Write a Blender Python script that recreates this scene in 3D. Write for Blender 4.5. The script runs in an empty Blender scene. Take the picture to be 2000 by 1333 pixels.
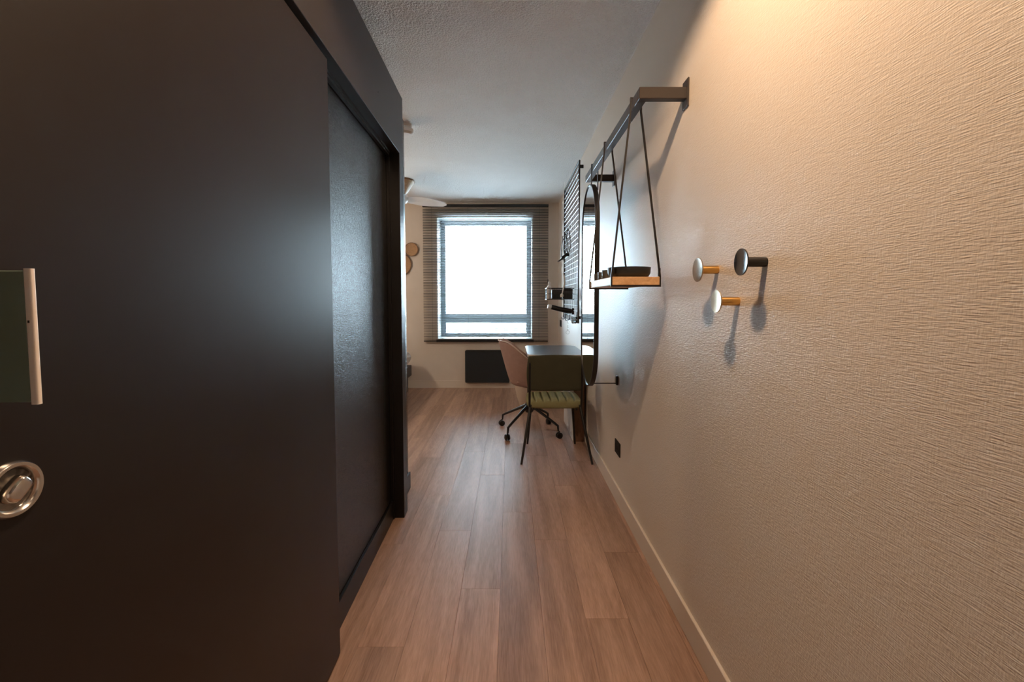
import bpy, bmesh, math, random
from mathutils import Vector, Matrix
random.seed(4)
scene = bpy.context.scene
COL = scene.collection
R = math.radians

# ------------------------------------------------------------------ camera
FPX = 889.0; PITCH = R(3.28); CAM_H = 1.22
cy = 584 + FPX * math.tan(PITCH)
cd = bpy.data.cameras.new('camera'); cam = bpy.data.objects.new('camera', cd); COL.objects.link(cam)
cd.sensor_fit = 'HORIZONTAL'; cd.sensor_width = 36.0; cd.lens = FPX / 2000 * 36.0
cd.shift_x = (1000 - 997.5) / 2000; cd.shift_y = (cy - 666.5) / 2000
cd.clip_start = 0.02; cd.clip_end = 500
cam.location = (0, 0, CAM_H); cam.rotation_euler = (R(90) - PITCH, 0, 0)
scene.camera = cam

# ------------------------------------------------------------------ sky, exposure
SKY = 25.0
w = bpy.data.worlds.new('overcast_sky'); scene.world = w; w.use_nodes = True
bg = w.node_tree.nodes['Background']
bg.inputs[0].default_value = (0.70, 0.855, 1.0, 1); bg.inputs[1].default_value = SKY
vs = scene.view_settings
vs.view_transform = 'Standard'; vs.look = 'None'; vs.gamma = 1.0; vs.use_curve_mapping = False
vs.exposure = 0.50
LAMP_W = 84.0          # entrance downlight
FILL_W = 28.0          # added fill pendant over the bed
LAMP_COL = (1.0, 0.69, 0.45)

# room measures
RX = 0.645; CZ = 2.505; BY = 6.18; FY = -1.0; LX = -3.2

# ------------------------------------------------------------------ materials
def nt(name):
    m = bpy.data.materials.new(name); m.use_nodes = True
    t = m.node_tree; b = t.nodes['Principled BSDF']
    return m, t, b
def mat(name, col, rough=0.5, metal=0.0, var=0.06, vscale=6.0, bump=0.0, bscale=80.0, stretch=(1, 1, 1), spec=0.5, coat=0.0, bdist=0.004):
    m, t, b = nt(name); N = t.nodes; Lk = t.links
    tc = N.new('ShaderNodeTexCoord'); mp = N.new('ShaderNodeMapping'); mp.inputs['Scale'].default_value = stretch
    Lk.new(tc.outputs['Object'], mp.inputs[0])
    n1 = N.new('ShaderNodeTexNoise'); n1.inputs['Scale'].default_value = vscale; n1.inputs['Detail'].default_value = 3
    Lk.new(mp.outputs[0], n1.inputs[0])
    mx = N.new('ShaderNodeMix'); mx.data_type = 'RGBA'
    mx.inputs[6].default_value = tuple(max(0, c * (1 - var)) for c in col) + (1,)
    mx.inputs[7].default_value = tuple(min(1, c * (1 + var)) for c in col) + (1,)
    Lk.new(n1.outputs[0], mx.inputs[0]); Lk.new(mx.outputs[2], b.inputs['Base Color'])
    b.inputs['Roughness'].default_value = rough; b.inputs['Metallic'].default_value = metal
    b.inputs['Specular IOR Level'].default_value = spec; b.inputs['Coat Weight'].default_value = coat
    if bump:
        n2 = N.new('ShaderNodeTexNoise'); n2.inputs['Scale'].default_value = bscale; n2.inputs['Detail'].default_value = 2
        Lk.new(mp.outputs[0], n2.inputs[0])
        bp = N.new('ShaderNodeBump'); bp.inputs['Strength'].default_value = bump; bp.inputs['Distance'].default_value = bdist
        Lk.new(n2.outputs[0], bp.inputs['Height']); Lk.new(bp.outputs[0], b.inputs['Normal'])
    return m
def weave_mat(name, col, rough, depth, pitch=0.0042, spec=0.5):
    """woven glass-fibre wall covering under paint: crossed stretched noise"""
    m, t, b = nt(name); N = t.nodes; Lk = t.links
    tc = N.new('ShaderNodeTexCoord')
    hs = []
    for sc in ((60, 55, 1 / pitch), (60, 0.62 / pitch, 90)):
        mp = N.new('ShaderNodeMapping'); mp.inputs['Scale'].default_value = sc
        n = N.new('ShaderNodeTexNoise'); n.inputs['Scale'].default_value = 1.0; n.inputs['Detail'].default_value = 1.0
        Lk.new(tc.outputs['Object'], mp.inputs[0]); Lk.new(mp.outputs[0], n.inputs[0]); hs.append(n)
    ad = N.new('ShaderNodeMath'); ad.operation = 'MULTIPLY_ADD'; ad.inputs[1].default_value = 0.6
    Lk.new(hs[1].outputs[0], ad.inputs[0]); Lk.new(hs[0].outputs[0], ad.inputs[2])
    bp = N.new('ShaderNodeBump'); bp.inputs['Strength'].default_value = 0.8; bp.inputs['Distance'].default_value = depth
    Lk.new(ad.outputs[0], bp.inputs['Height']); Lk.new(bp.outputs[0], b.inputs['Normal'])
    n3 = N.new('ShaderNodeTexNoise'); n3.inputs['Scale'].default_value = 2.5; Lk.new(tc.outputs['Object'], n3.inputs[0])
    mx = N.new('ShaderNodeMix'); mx.data_type = 'RGBA'
    mx.inputs[6].default_value = tuple(c * 0.97 for c in col) + (1,); mx.inputs[7].default_value = tuple(min(1, c * 1.03) for c in col) + (1,)
    Lk.new(n3.outputs[0], mx.inputs[0]); Lk.new(mx.outputs[2], b.inputs['Base Color'])
    b.inputs['Roughness'].default_value = rough; b.inputs['Specular IOR Level'].default_value = spec
    return m
def wood_mat(name, dark, light, rough, axis_scale, perobj=True, ring=14.0, bump=0.25, spec=0.5):
    m, t, b = nt(name); N = t.nodes; Lk = t.links
    tc = N.new('ShaderNodeTexCoord'); oi = N.new('ShaderNodeObjectInfo')
    off = N.new('ShaderNodeVectorMath'); off.operation = 'ADD'
    mul = N.new('ShaderNodeMath'); mul.operation = 'MULTIPLY'; mul.inputs[1].default_value = 37.0 if perobj else 0.0
    Lk.new(oi.outputs['Random'], mul.inputs[0]); Lk.new(tc.outputs['Object'], off.inputs[0]); Lk.new(mul.outputs[0], off.inputs[1])
    mp = N.new('ShaderNodeMapping'); mp.inputs['Scale'].default_value = axis_scale; Lk.new(off.outputs[0], mp.inputs[0])
    n1 = N.new('ShaderNodeTexNoise'); n1.inputs['Scale'].default_value = 1.0; n1.inputs['Detail'].default_value = 5; n1.inputs['Distortion'].default_value = 0.8
    Lk.new(mp.outputs[0], n1.inputs[0])
    mp2 = N.new('ShaderNodeMapping'); mp2.inputs['Scale'].default_value = tuple(a * ring for a in axis_scale); Lk.new(off.outputs[0], mp2.inputs[0])
    n2 = N.new('ShaderNodeTexNoise'); n2.inputs['Scale'].default_value = 1.0; n2.inputs['Detail'].default_value = 2
    Lk.new(mp2.outputs[0], n2.inputs[0])
    mixf = N.new('ShaderNodeMath'); mixf.operation = 'MULTIPLY_ADD'; mixf.inputs[1].default_value = 0.35
    Lk.new(n2.outputs[0], mixf.inputs[0])
    sc = N.new('ShaderNodeMath'); sc.operation = 'MULTIPLY'; sc.inputs[1].default_value = 0.65; Lk.new(n1.outputs[0], sc.inputs[0]); Lk.new(sc.outputs[0], mixf.inputs[2])
    rp = N.new('ShaderNodeValToRGB'); rp.color_ramp.elements[0].position = 0.34; rp.color_ramp.elements[1].position = 0.64
    rp.color_ramp.elements[0].color = dark + (1,); rp.color_ramp.elements[1].color = light + (1,)
    Lk.new(mixf.outputs[0], rp.inputs[0])
    hsv = N.new('ShaderNodeHueSaturation'); v = N.new('ShaderNodeMath'); v.operation = 'MULTIPLY_ADD'; v.inputs[1].default_value = 0.26; v.inputs[2].default_value = 0.87
    Lk.new(oi.outputs['Random'], v.inputs[0]); Lk.new(v.outputs[0], hsv.inputs['Value']); Lk.new(rp.outputs[0], hsv.inputs['Color'])
    Lk.new(hsv.outputs[0], b.inputs['Base Color'])
    b.inputs['Roughness'].default_value = rough; b.inputs['Specular IOR Level'].default_value = spec
    bp = N.new('ShaderNodeBump'); bp.inputs['Strength'].default_value = bump; bp.inputs['Distance'].default_value = 0.001
    Lk.new(n2.outputs[0], bp.inputs['Height']); Lk.new(bp.outputs[0], b.inputs['Normal'])
    return m
def glass_mat(name, tint=(0.93, 0.97, 0.97), ior=1.35):
    m = bpy.data.materials.new(name); m.use_nodes = True; t = m.node_tree; N = t.nodes
    N.remove(N['Principled BSDF'])
    tr = N.new('ShaderNodeBsdfTransparent'); tr.inputs[0].default_value = tint + (1,)
    gl = N.new('ShaderNodeBsdfGlossy'); gl.inputs['Roughness'].default_value = 0.02
    fr = N.new('ShaderNodeFresnel'); fr.inputs[0].default_value = ior
    mx = N.new('ShaderNodeMixShader'); t.links.new(fr.outputs[0], mx.inputs[0]); t.links.new(tr.outputs[0], mx.inputs[1]); t.links.new(gl.outputs[0], mx.inputs[2])
    t.links.new(mx.outputs[0], N['Material Output'].inputs[0])
    return m
def emit_mat(name, col, s):
    m, t, b = nt(name); b.inputs['Base Color'].default_value = (0.8, 0.8, 0.8, 1)
    b.inputs['Emission Color'].default_value = col + (1,); b.inputs['Emission Strength'].default_value = s
    return m

M = {}
M['wall'] = weave_mat('cream_woven_wallpaper', (0.68, 0.61, 0.53), 0.40, 0.0015, 0.0021)
M['wall_plain'] = mat('cream_wall_paint', (0.66, 0.58, 0.50), 0.55, bump=0.15, bscale=260)
M['ceil'] = mat('stippled_white_ceiling', (0.83, 0.82, 0.80), 0.75, var=0.03, bump=1.0, bscale=110, bdist=0.02)
M['trim'] = mat('cream_trim_paint', (0.70, 0.62, 0.53), 0.38, var=0.03)
M['bead'] = mat('white_caulk_bead', (0.8, 0.79, 0.76), 0.5, var=0.02)
M['black_panel'] = mat('black_satin_panel', (0.013, 0.0095, 0.0083), 0.38, var=0.12, vscale=2.5, bump=0.03, bscale=8, spec=0.35)
M['black_header'] = mat('black_header_paint', (0.024, 0.020, 0.018), 0.42, var=0.1)
M['black_jamb'] = mat('black_jamb_paint', (0.005, 0.0045, 0.0045), 0.38, var=0.1, spec=0.4)
M['black_wall'] = weave_mat('black_woven_wall', (0.005, 0.005, 0.0055), 0.23, 0.0022, 0.0024, spec=0.85)
M['black_metal'] = mat('black_powder_coat', (0.012, 0.0115, 0.012), 0.40, var=0.1, bump=0.05, bscale=300)
M['steel_black'] = mat('black_plastic', (0.012, 0.012, 0.013), 0.35, var=0.1)
M['socket_black'] = mat('matt_black_plastic', (0.014, 0.011, 0.011), 0.7, var=0.1, spec=0.25)
M['brown_metal'] = mat('bronze_black_steel', (0.030, 0.022, 0.018), 0.38, var=0.15)
M['wire_glint'] = mat('window_lit_black_wire', (0.35, 0.36, 0.36), 0.3, 1.0, var=0.05)  # pale grey stands in for window light glinting on the black level wires
M['chrome'] = mat('brushed_chrome', (0.75, 0.72, 0.68), 0.18, 1.0, var=0.05)
M['brass'] = mat('satin_brass', (0.72, 0.43, 0.14), 0.28, 1.0, var=0.08)
M['pale_brass'] = mat('worn_pale_brass', (0.70, 0.61, 0.45), 0.34, 1.0, var=0.18, vscale=40)
M['silver_brass'] = mat('worn_nickel', (0.45, 0.40, 0.33), 0.26, 1.0, var=0.25, vscale=30)
M['gun'] = mat('gloss_black_enamel', (0.012, 0.010, 0.012), 0.14, var=0.2, vscale=50, coat=0.4)
M['mirror'] = mat('mirror_silver', (0.93, 0.94, 0.94), 0.012, 1.0, var=0.0)
M['floor'] = wood_mat('oak_vinyl_plank', (0.26, 0.155, 0.105), (0.49, 0.31, 0.225), 0.40, (16, 1.1, 6), spec=0.38)
M['floor_base'] = mat('dark_underlay', (0.05, 0.03, 0.02), 0.8)
M['shelf_wood'] = wood_mat('pine_board', (0.50, 0.27, 0.12), (0.72, 0.45, 0.24), 0.45, (30, 2, 60), False)
M['post_wood'] = wood_mat('walnut_post', (0.12, 0.06, 0.035), (0.22, 0.12, 0.07), 0.5, (30, 30, 2), False)
M['panel_white'] = mat('white_laminate', (0.72, 0.72, 0.72), 0.4, var=0.02)
M['blind'] = mat('dark_grey_slat', (0.075, 0.075, 0.08), 0.42, var=0.08)
M['frame'] = mat('grey_window_frame', (0.30, 0.36, 0.40), 0.45, var=0.03)
M['reveal'] = mat('white_reveal', (0.82, 0.84, 0.84), 0.5, var=0.02)
M['glass'] = glass_mat('window_glass')
M['clear'] = glass_mat('clear_tumbler_glass', (0.85, 0.89, 0.9), 1.5)
M['heater'] = mat('anthracite_heater', (0.012, 0.018, 0.023), 0.45, var=0.1)
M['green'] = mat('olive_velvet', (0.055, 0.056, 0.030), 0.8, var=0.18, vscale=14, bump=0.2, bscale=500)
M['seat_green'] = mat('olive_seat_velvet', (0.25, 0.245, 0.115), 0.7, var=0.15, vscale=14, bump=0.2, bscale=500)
M['pink'] = mat('dusty_brown_fabric', (0.40, 0.265, 0.235), 0.8, var=0.12, vscale=25, bump=0.2, bscale=500)
M['piping'] = mat('pale_piping', (0.62, 0.50, 0.45), 0.6)
M['table_top'] = mat('charcoal_laminate', (0.032, 0.038, 0.046), 0.30, var=0.1)
M['table_edge'] = mat('pale_edge_band', (0.62, 0.60, 0.55), 0.4, var=0.03)
M['bin'] = mat('cream_plastic', (0.70, 0.58, 0.47), 0.5, var=0.03)
M['rattan'] = mat('woven_rattan', (0.42, 0.25, 0.13), 0.7, var=0.3, vscale=60, bump=0.8, bscale=120)
M['rattan_rim'] = mat('dark_rattan_rim', (0.20, 0.11, 0.055), 0.6, var=0.2)
M['fan_wood'] = wood_mat('fan_oak', (0.30, 0.18, 0.09), (0.50, 0.33, 0.18), 0.5, (8, 40, 40), False)
M['fan_white'] = mat('fan_white_paint', (0.74, 0.73, 0.72), 0.4, var=0.02)
M['white'] = mat('white_plastic', (0.80, 0.79, 0.77), 0.35, var=0.02)
M['linen'] = mat('white_linen', (0.78, 0.77, 0.76), 0.85, var=0.05, bump=0.3, bscale=30)
M['bed_frame'] = mat('dark_bed_base', (0.05, 0.042, 0.038), 0.6, var=0.15)
M['sign_green'] = mat('bottle_green_plate', (0.165, 0.225, 0.18), 0.4, var=0.12, vscale=8)
M['strip'] = mat('ivory_edge_strip', (0.86, 0.80, 0.73), 0.35, var=0.05)
M['ceramic'] = mat('black_stoneware', (0.022, 0.024, 0.027), 0.45, var=0.15)
M['cup'] = mat('grey_glazed_cup', (0.10, 0.10, 0.10), 0.22, var=0.1)
M['concrete'] = mat('pale_paving', (0.62, 0.63, 0.63), 0.9, var=0.1, vscale=0.1)
M['facade'] = mat('pale_facade', (0.50, 0.49, 0.47), 0.9, var=0.08, vscale=0.5)
M['roof'] = mat('grey_roof', (0.16, 0.16, 0.17), 0.8, var=0.1)
M['dark_pane'] = mat('dark_facade_glass', (0.05, 0.06, 0.07), 0.2)

# ------------------------------------------------------------------ helpers
def box(bm, x0, x1, y0, y1, z0, z1):
    vs_ = [bm.verts.new((x, y, z)) for z in (z0, z1) for x, y in ((x0, y0), (x1, y0), (x1, y1), (x0, y1))]
    for f in ((3, 2, 1, 0), (4, 5, 6, 7), (0, 1, 5, 4), (1, 2, 6, 5), (2, 3, 7, 6), (3, 0, 4, 7)):
        bm.faces.new([vs_[i] for i in f])
    return vs_
def bxm(*boxes, bev=0.0, seg=2):
    bm = bmesh.new()
    for b in boxes: box(bm, *b)
    if bev: bmesh.ops.bevel(bm, geom=bm.edges[:], offset=bev, segments=seg, profile=0.5, affect='EDGES', clamp_overlap=True)
    return bm
def tube(bm, pts, r, seg=8, closed=False, cap=True, sq=None):
    pts = [Vector(p) for p in pts]; n = len(pts); rings = []
    rr = r if isinstance(r, (list, tuple)) else [r] * n
    up = None
    for i, p in enumerate(pts):
        if closed: a, c = pts[i - 1], pts[(i + 1) % n]
        else: a, c = pts[max(0, i - 1)], pts[min(n - 1, i + 1)]
        d1 = (p - a).normalized() if (p - a).length > 1e-9 else (c - p).normalized()
        d2 = (c - p).normalized() if (c - p).length > 1e-9 else d1
        t = (d1 + d2).normalized() if (d1 + d2).length > 1e-6 else d1
        if up is None:
            up = Vector((0, 0, 1)) if abs(t.z) < 0.9 else Vector((0, 1, 0))
        s = t.cross(up)
        if s.length < 1e-6: s = t.orthogonal()
        s.normalize(); up = s.cross(t).normalized()
        k = 1 / max(0.5, math.sqrt(max(0.01, (1 + d1.dot(d2)) / 2)))
        ring = []
        for j in range(seg):
            a_ = 2 * math.pi * j / seg + (math.pi / 4 if seg == 4 else 0)
            ca, sa = math.cos(a_) * rr[i] * k, math.sin(a_) * rr[i] * k
            if sq: ca *= sq[0]; sa *= sq[1]
            ring.append(bm.verts.new(p + s * ca + up * sa))
        rings.append(ring)
    m = n if closed else n - 1
    for i in range(m):
        A, B = rings[i], rings[(i + 1) % n]
        for j in range(seg):
            bm.faces.new((A[j], A[(j + 1) % seg], B[(j + 1) % seg], B[j]))
    if cap and not closed:
        bm.faces.new(rings[0][::-1]); bm.faces.new(rings[-1])
def tubem(*a, **k):
    bm = bmesh.new(); tube(bm, *a, **k); return bm
AX = {'z': Matrix.Identity(3), '-x': Matrix(((0, 0, -1), (0, 1, 0), (1, 0, 0))), 'x': Matrix(((0, 0, 1), (0, 1, 0), (-1, 0, 0))),
      '-y': Matrix(((1, 0, 0), (0, 0, -1), (0, 1, 0))), 'y': Matrix(((1, 0, 0), (0, 0, 1), (0, -1, 0))), '-z': Matrix(((1, 0, 0), (0, -1, 0), (0, 0, -1)))}
def lathe(bm, prof, seg=24, axis='z', at=(0, 0, 0), sx=1.0):
    A = AX[axis]; at = Vector(at); rings = []
    for r, t in prof:
        if r < 1e-6: rings.append([bm.verts.new(at + A @ Vector((0, 0, t)))])
        else: rings.append([bm.verts.new(at + A @ Vector((r * sx * math.cos(2 * math.pi * j / seg), r * math.sin(2 * math.pi * j / seg), t))) for j in range(seg)])
    for P, Q in zip(rings, rings[1:]):
        for j in range(seg):
            k = (j + 1) % seg
            if len(P) == 1 and len(Q) == 1: break
            if len(P) == 1: bm.faces.new((P[0], Q[j], Q[k]))
            elif len(Q) == 1: bm.faces.new((P[j], P[k], Q[0]))
            else: bm.faces.new((P[j], P[k], Q[k], Q[j]))
    if len(rings[0]) > 1: bm.faces.new(rings[0][::-1])
    if len(rings[-1]) > 1: bm.faces.new(rings[-1])
def lathem(*a, **k):
    bm = bmesh.new(); lathe(bm, *a, **k); return bm
def prism(bm, poly, a0, a1, axis='z'):
    def P(u, v, a): return (u, v, a) if axis == 'z' else ((a, u, v) if axis == 'x' else (u, a, v))
    A = [bm.verts.new(P(u, v, a0)) for u, v in poly]; B = [bm.verts.new(P(u, v, a1)) for u, v in poly]
    n = len(poly); bm.faces.new(A[::-1]); bm.faces.new(B)
    for i in range(n): bm.faces.new((A[i], A[(i + 1) % n], B[(i + 1) % n], B[i]))
def prismm(*a, **k):
    bm = bmesh.new(); prism(bm, *a, **k); return bm
def rrect(x0, x1, y0, y1, r, n=6):
    out = []
    for cx_, cy_, a0 in ((x1 - r, y1 - r, 0), (x0 + r, y1 - r, 90), (x0 + r, y0 + r, 180), (x1 - r, y0 + r, 270)):
        for i in range(n + 1):
            a = R(a0 + 90 * i / n); out.append((cx_ + r * math.cos(a), cy_ + r * math.sin(a)))
    return out
def pad(bm, fn, nu=28, nv=14, k=0.25, p=8, hi=0.04, lo=0.03, groove=None, e=0.4):
    """padded cushion: fn(a,b,h) maps square coords -1..1 and height to space"""
    def g(i, n): t = -1 + 2 * i / n; return math.copysign(abs(math.sin(t * math.pi / 2)) ** 0.8, t)
    T, B = {}, {}
    for i in range(nu + 1):
        for j in range(nv + 1):
            a, b = (-1 + 2 * i / nu) if groove else g(i, nu), g(j, nv)
            if groove and abs(a) > 0.9: pass
            x = a * math.sqrt(1 - k * b * b / 2); y = b * math.sqrt(1 - k * a * a / 2)
            t = max(0.0, (1 - abs(a) ** p) * (1 - abs(b) ** p)) ** e
            gz = groove(a, b) if groove else 0
            T[i, j] = bm.verts.new(fn(x, y, hi * t - gz * t))
            B[i, j] = T[i, j] if i in (0, nu) or j in (0, nv) else bm.verts.new(fn(x, y, -lo * t))
    for i in range(nu):
        for j in range(nv):
            bm.faces.new((T[i, j], T[i + 1, j], T[i + 1, j + 1], T[i, j + 1]))
            bm.faces.new((B[i, j], B[i, j + 1], B[i + 1, j + 1], B[i + 1, j]))
def padm(*a, **k):
    bm = bmesh.new(); pad(bm, *a, **k); return bm

def obj(name, bm, m, parent=None, smooth=False, kind=None, loc=None, rotz=None, mods=()):
    me = bpy.data.meshes.new(name)
    bmesh.ops.recalc_face_normals(bm, faces=bm.faces[:])
    bm.to_mesh(me); bm.free()
    if smooth:
        me.polygons.foreach_set('use_smooth', [True] * len(me.polygons))
        try: me.set_sharp_from_angle(angle=R(40))
        except Exception: pass
    me.materials.append(M[m] if isinstance(m, str) else m)
    o = bpy.data.objects.new(name, me); COL.objects.link(o)
    if parent: o.parent = parent
    if kind: o['kind'] = kind
    if loc: o.location = loc
    if rotz is not None: o.rotation_euler = (0, 0, rotz)
    return o
def tag(o, label, cat, group=None):
    o['label'] = label; o['category'] = cat
    if group: o['group'] = group
    return o
def thing(name, label, cat, loc=(0, 0, 0), rotz=0, group=None):
    o = bpy.data.objects.new(name, None); COL.objects.link(o); o.location = loc; o.rotation_euler = (0, 0, rotz)
    return tag(o, label, cat, group)
def struct(name, bm, m, **k): return obj(name, bm, m, kind='structure', **k)
def dup(o, parent=None, loc=None):
    c = o.copy(); COL.objects.link(c); c.parent = parent
    if loc: c.location = loc
    return c
def link_mesh(name, me, parent, loc=(0, 0, 0)):
    o = bpy.data.objects.new(name, me); COL.objects.link(o); o.parent = parent; o.location = loc
    return o

# ================================================================== THE SETTING
# floor: slab and planks
floor = struct('floor', bxm((LX, RX, FY, BY, -0.12, -0.0085)), 'floor_base')
pw, pl = 0.165, 1.24
ends = {0: 2.127, -1: 1.671, -2: 2.24, -3: 1.30, -4: 1.85, -5: 2.33, -6: 1.53, -7: 2.20}
cache = {}
def plank_mesh(wd, ln):
    key = (round(wd, 3), round(ln, 3))
    if key not in cache:
        bm = bxm((-wd / 2 + 0.0003, wd / 2 - 0.0003, -ln / 2 + 0.0003, ln / 2 - 0.0003, -0.008, 0.0))
        es = [e for e in bm.edges if all(v.co.z > -0.001 for v in e.verts)]
        bmesh.ops.bevel(bm, geom=es, offset=0.0005, segments=1, affect='EDGES')
        me = bpy.data.meshes.new('plank'); bm.to_mesh(me); bm.free(); me.materials.append(M['floor']); cache[key] = me
    return cache[key]
for k in range(1, -15, -1):
    x0 = 0.451 + pw * k; x1 = min(x0 + pw, RX)
    if x1 - x0 < 0.01: continue
    e = ends.get(k, 1.5 + (k * 0.47) % pl)
    y = e - pl * math.ceil((e - FY) / pl)
    while y < BY:
        a, b = max(y, FY), min(y + pl, BY)
        if b - a > 0.02 and not (b < 2.4 and x1 < -0.66):
            link_mesh('plank', plank_mesh(x1 - x0, b - a), floor, ((x0 + x1) / 2, (a + b) / 2, 0))
        y += pl
struct('ceiling', bxm((LX - 0.1, RX + 0.1, FY - 0.1, BY + 0.42, CZ, CZ + 0.12)), 'ceil')
struct('wall_right', bxm((RX, RX + 0.12, FY, BY + 0.42, -0.12, CZ)), 'wall')
struct('wall_front', bxm((LX, RX, FY - 0.12, FY, -0.12, CZ)), 'wall_plain')
struct('wall_left', bxm((LX - 0.12, LX, FY, BY + 0.42, -0.12, CZ)), 'wall_plain')
WX0, WX1, WZ0, WZ1 = -1.0, 0.298, 0.665, 2.325
struct('wall_back', bxm((LX, WX0, BY, BY + 0.42, -0.12, CZ), (WX1, RX, BY, BY + 0.42, -0.12, CZ), (WX0, WX1, BY, BY + 0.42, -0.12, WZ0), (WX0, WX1, BY, BY + 0.42, WZ1, CZ)), 'wall_plain')
struct('baseboard_right', bxm((RX - 0.012, RX, FY, BY, 0, 0.10), bev=0.002, seg=1), 'trim')
struct('baseboard_back', bxm((LX, RX - 0.012, BY - 0.012, BY, 0, 0.10), bev=0.002, seg=1), 'trim')
struct('trim_1', bxm((RX - 0.005, RX, FY, BY, CZ - 0.004, CZ)), 'bead')

# black shower cabin on the left, its face turned by about a degree
TH = math.atan(0.0208); LO = (-0.593, 2.5, 0)
def lst(name, bm, m, **k): return struct(name, bm, m, loc=LO, rotz=TH, **k)
YN = -3.4
BT = 2.315
lst('wall_cabin', bxm((-2.55, -0.068, YN, -0.03, 0, BT), (-2.55, -0.058, -0.03, 0.37, 0, BT), bev=0.0015, seg=1), 'black_wall')
lst('trim_2', bxm((-0.068, 0, YN, 0.06, 1.997, BT), bev=0.0025, seg=2), 'black_header')
lst('trim_3', bxm((-0.068, 0, -0.03, 0.06, 0, 1.997), bev=0.002, seg=2), 'black_jamb')
lst('trim_4', bxm((-0.068, -0.052, -0.046, -0.03, 0, 1.997), bev=0.001, seg=1), 'black_jamb')
lst('baseboard_left', bxm((-0.068, -0.056, YN, -0.046, 0, 0.105), (-0.058, -0.046, 0.06, 0.382, 0, 0.105), bev=0.002, seg=1), 'black_jamb')

# sliding door
door = bpy.data.objects.new('door_1', None); COL.objects.link(door); door.location = LO; door.rotation_euler = (0, 0, TH); door['kind'] = 'structure'
obj('door_panel', bxm((-0.046, -0.009, YN + 0.5, -1.012, 0.012, 1.978), bev=0.003, seg=2), 'black_panel', door)
obj('door_track', bxm((-0.064, -0.05, YN + 0.5, -0.05, 1.975, 1.997), (-0.05, -0.046, YN + 0.5, -0.05, 1.986, 1.997)), 'black_metal', door)
pu, pz = 0.500 - 2.5, 1.006
pull = obj('flush_pull', lathem([(0.0, 0.0), (0.0225, 0.0), (0.0235, 0.0035), (0.026, 0.006), (0.0295, 0.006), (0.0315, 0.0035), (0.032, 0.0)], 40, 'x', (-0.009, pu, pz)), 'chrome', door, smooth=True)
pull['label'] = 'round chrome flush pull'
obj('turn_knob', padm(lambda a, b, h: Vector((-0.0085 + h, pu + b * 0.006 + a * 0.012, pz - b * 0.008 + a * 0.010)), 12, 8, hi=0.011, lo=0.0, k=0.7), 'chrome', pull, smooth=True)
for (u, z) in ((-0.44, 2.13), (0.045, 2.045)):
    o = obj('screw', lathem([(0.0028, -0.001), (0.0028, 0.0012), (0.0014, 0.0014)], 10, 'x', (0, u, z)), 'steel_black', door)

# window
win = bpy.data.objects.new('window_1', None); COL.objects.link(win); win['kind'] = 'structure'
ty0 = BY + 0.33
# reveal linings
obj('window_reveal', bxm((WX0, WX0 + 0.012, BY, ty0, WZ0, WZ1), (WX1 - 0.012, WX1, BY, ty0, WZ0, WZ1), (WX0 + 0.012, WX1 - 0.012, BY, ty0, WZ1 - 0.012, WZ1)), 'reveal', win)
obj('window_sill', bxm((WX0 + 0.012, WX1 - 0.012, BY - 0.018, ty0, WZ0, WZ0 + 0.016), bev=0.003, seg=2), 'reveal', win)
obj('sill_edge', bxm((WX0 - 0.01, WX1 + 0.015, BY - 0.02, BY, WZ0 - 0.032, WZ0 - 0.002), bev=0.003, seg=1), 'steel_black', win)
fx0, fx1, fz0, fz1 = WX0 + 0.012, WX1 - 0.012, WZ0 + 0.016, WZ1 - 0.012
def bar(x0, x1, z0, z1, d0=0.0, d1=0.06): return (x0, x1, ty0 - 0.03 + d0, ty0 - 0.03 + d1, z0, z1)
obj('window_frame', bxm(bar(fx0, fx0 + 0.052, fz0, fz1), bar(fx1 - 0.052, fx1, fz0, fz1), bar(fx0 + 0.052, fx1 - 0.052, fz1 - 0.05, fz1), bar(fx0 + 0.052, fx1 - 0.052, fz0, fz0 + 0.035), bev=0.006, seg=2), 'frame', win)
obj('transom', bxm(bar(fx0 + 0.052, fx1 - 0.052, 0.890, 0.932, -0.01), bar(fx0 + 0.052, fx1 - 0.052, 0.944, 0.992, -0.01), bar(fx0 + 0.052, fx1 - 0.052, 0.93, 0.946, 0.01), bev=0.004, seg=2), 'frame', win)
for z0, z1 in ((fz0 + 0.035, 0.890), (0.992, fz1 - 0.05)):
    obj('pane', bxm((fx0 + 0.07, fx1 - 0.07, ty0 - 0.003, ty0 + 0.003, z0 - 0.004, z1 + 0.004)), 'glass', win)
    bd = obj('glazing_bead', bxm(bar(fx0 + 0.052, fx0 + 0.064, z0, z1, 0.012, 0.04), bar(fx1 - 0.064, fx1 - 0.052, z0, z1, 0.012, 0.04), bar(fx0 + 0.064, fx1 - 0.064, z1 - 0.015, z1, 0.012, 0.04), bar(fx0 + 0.064, fx1 - 0.064, z0, z0 + 0.015, 0.012, 0.04)), 'frame', win)

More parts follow.
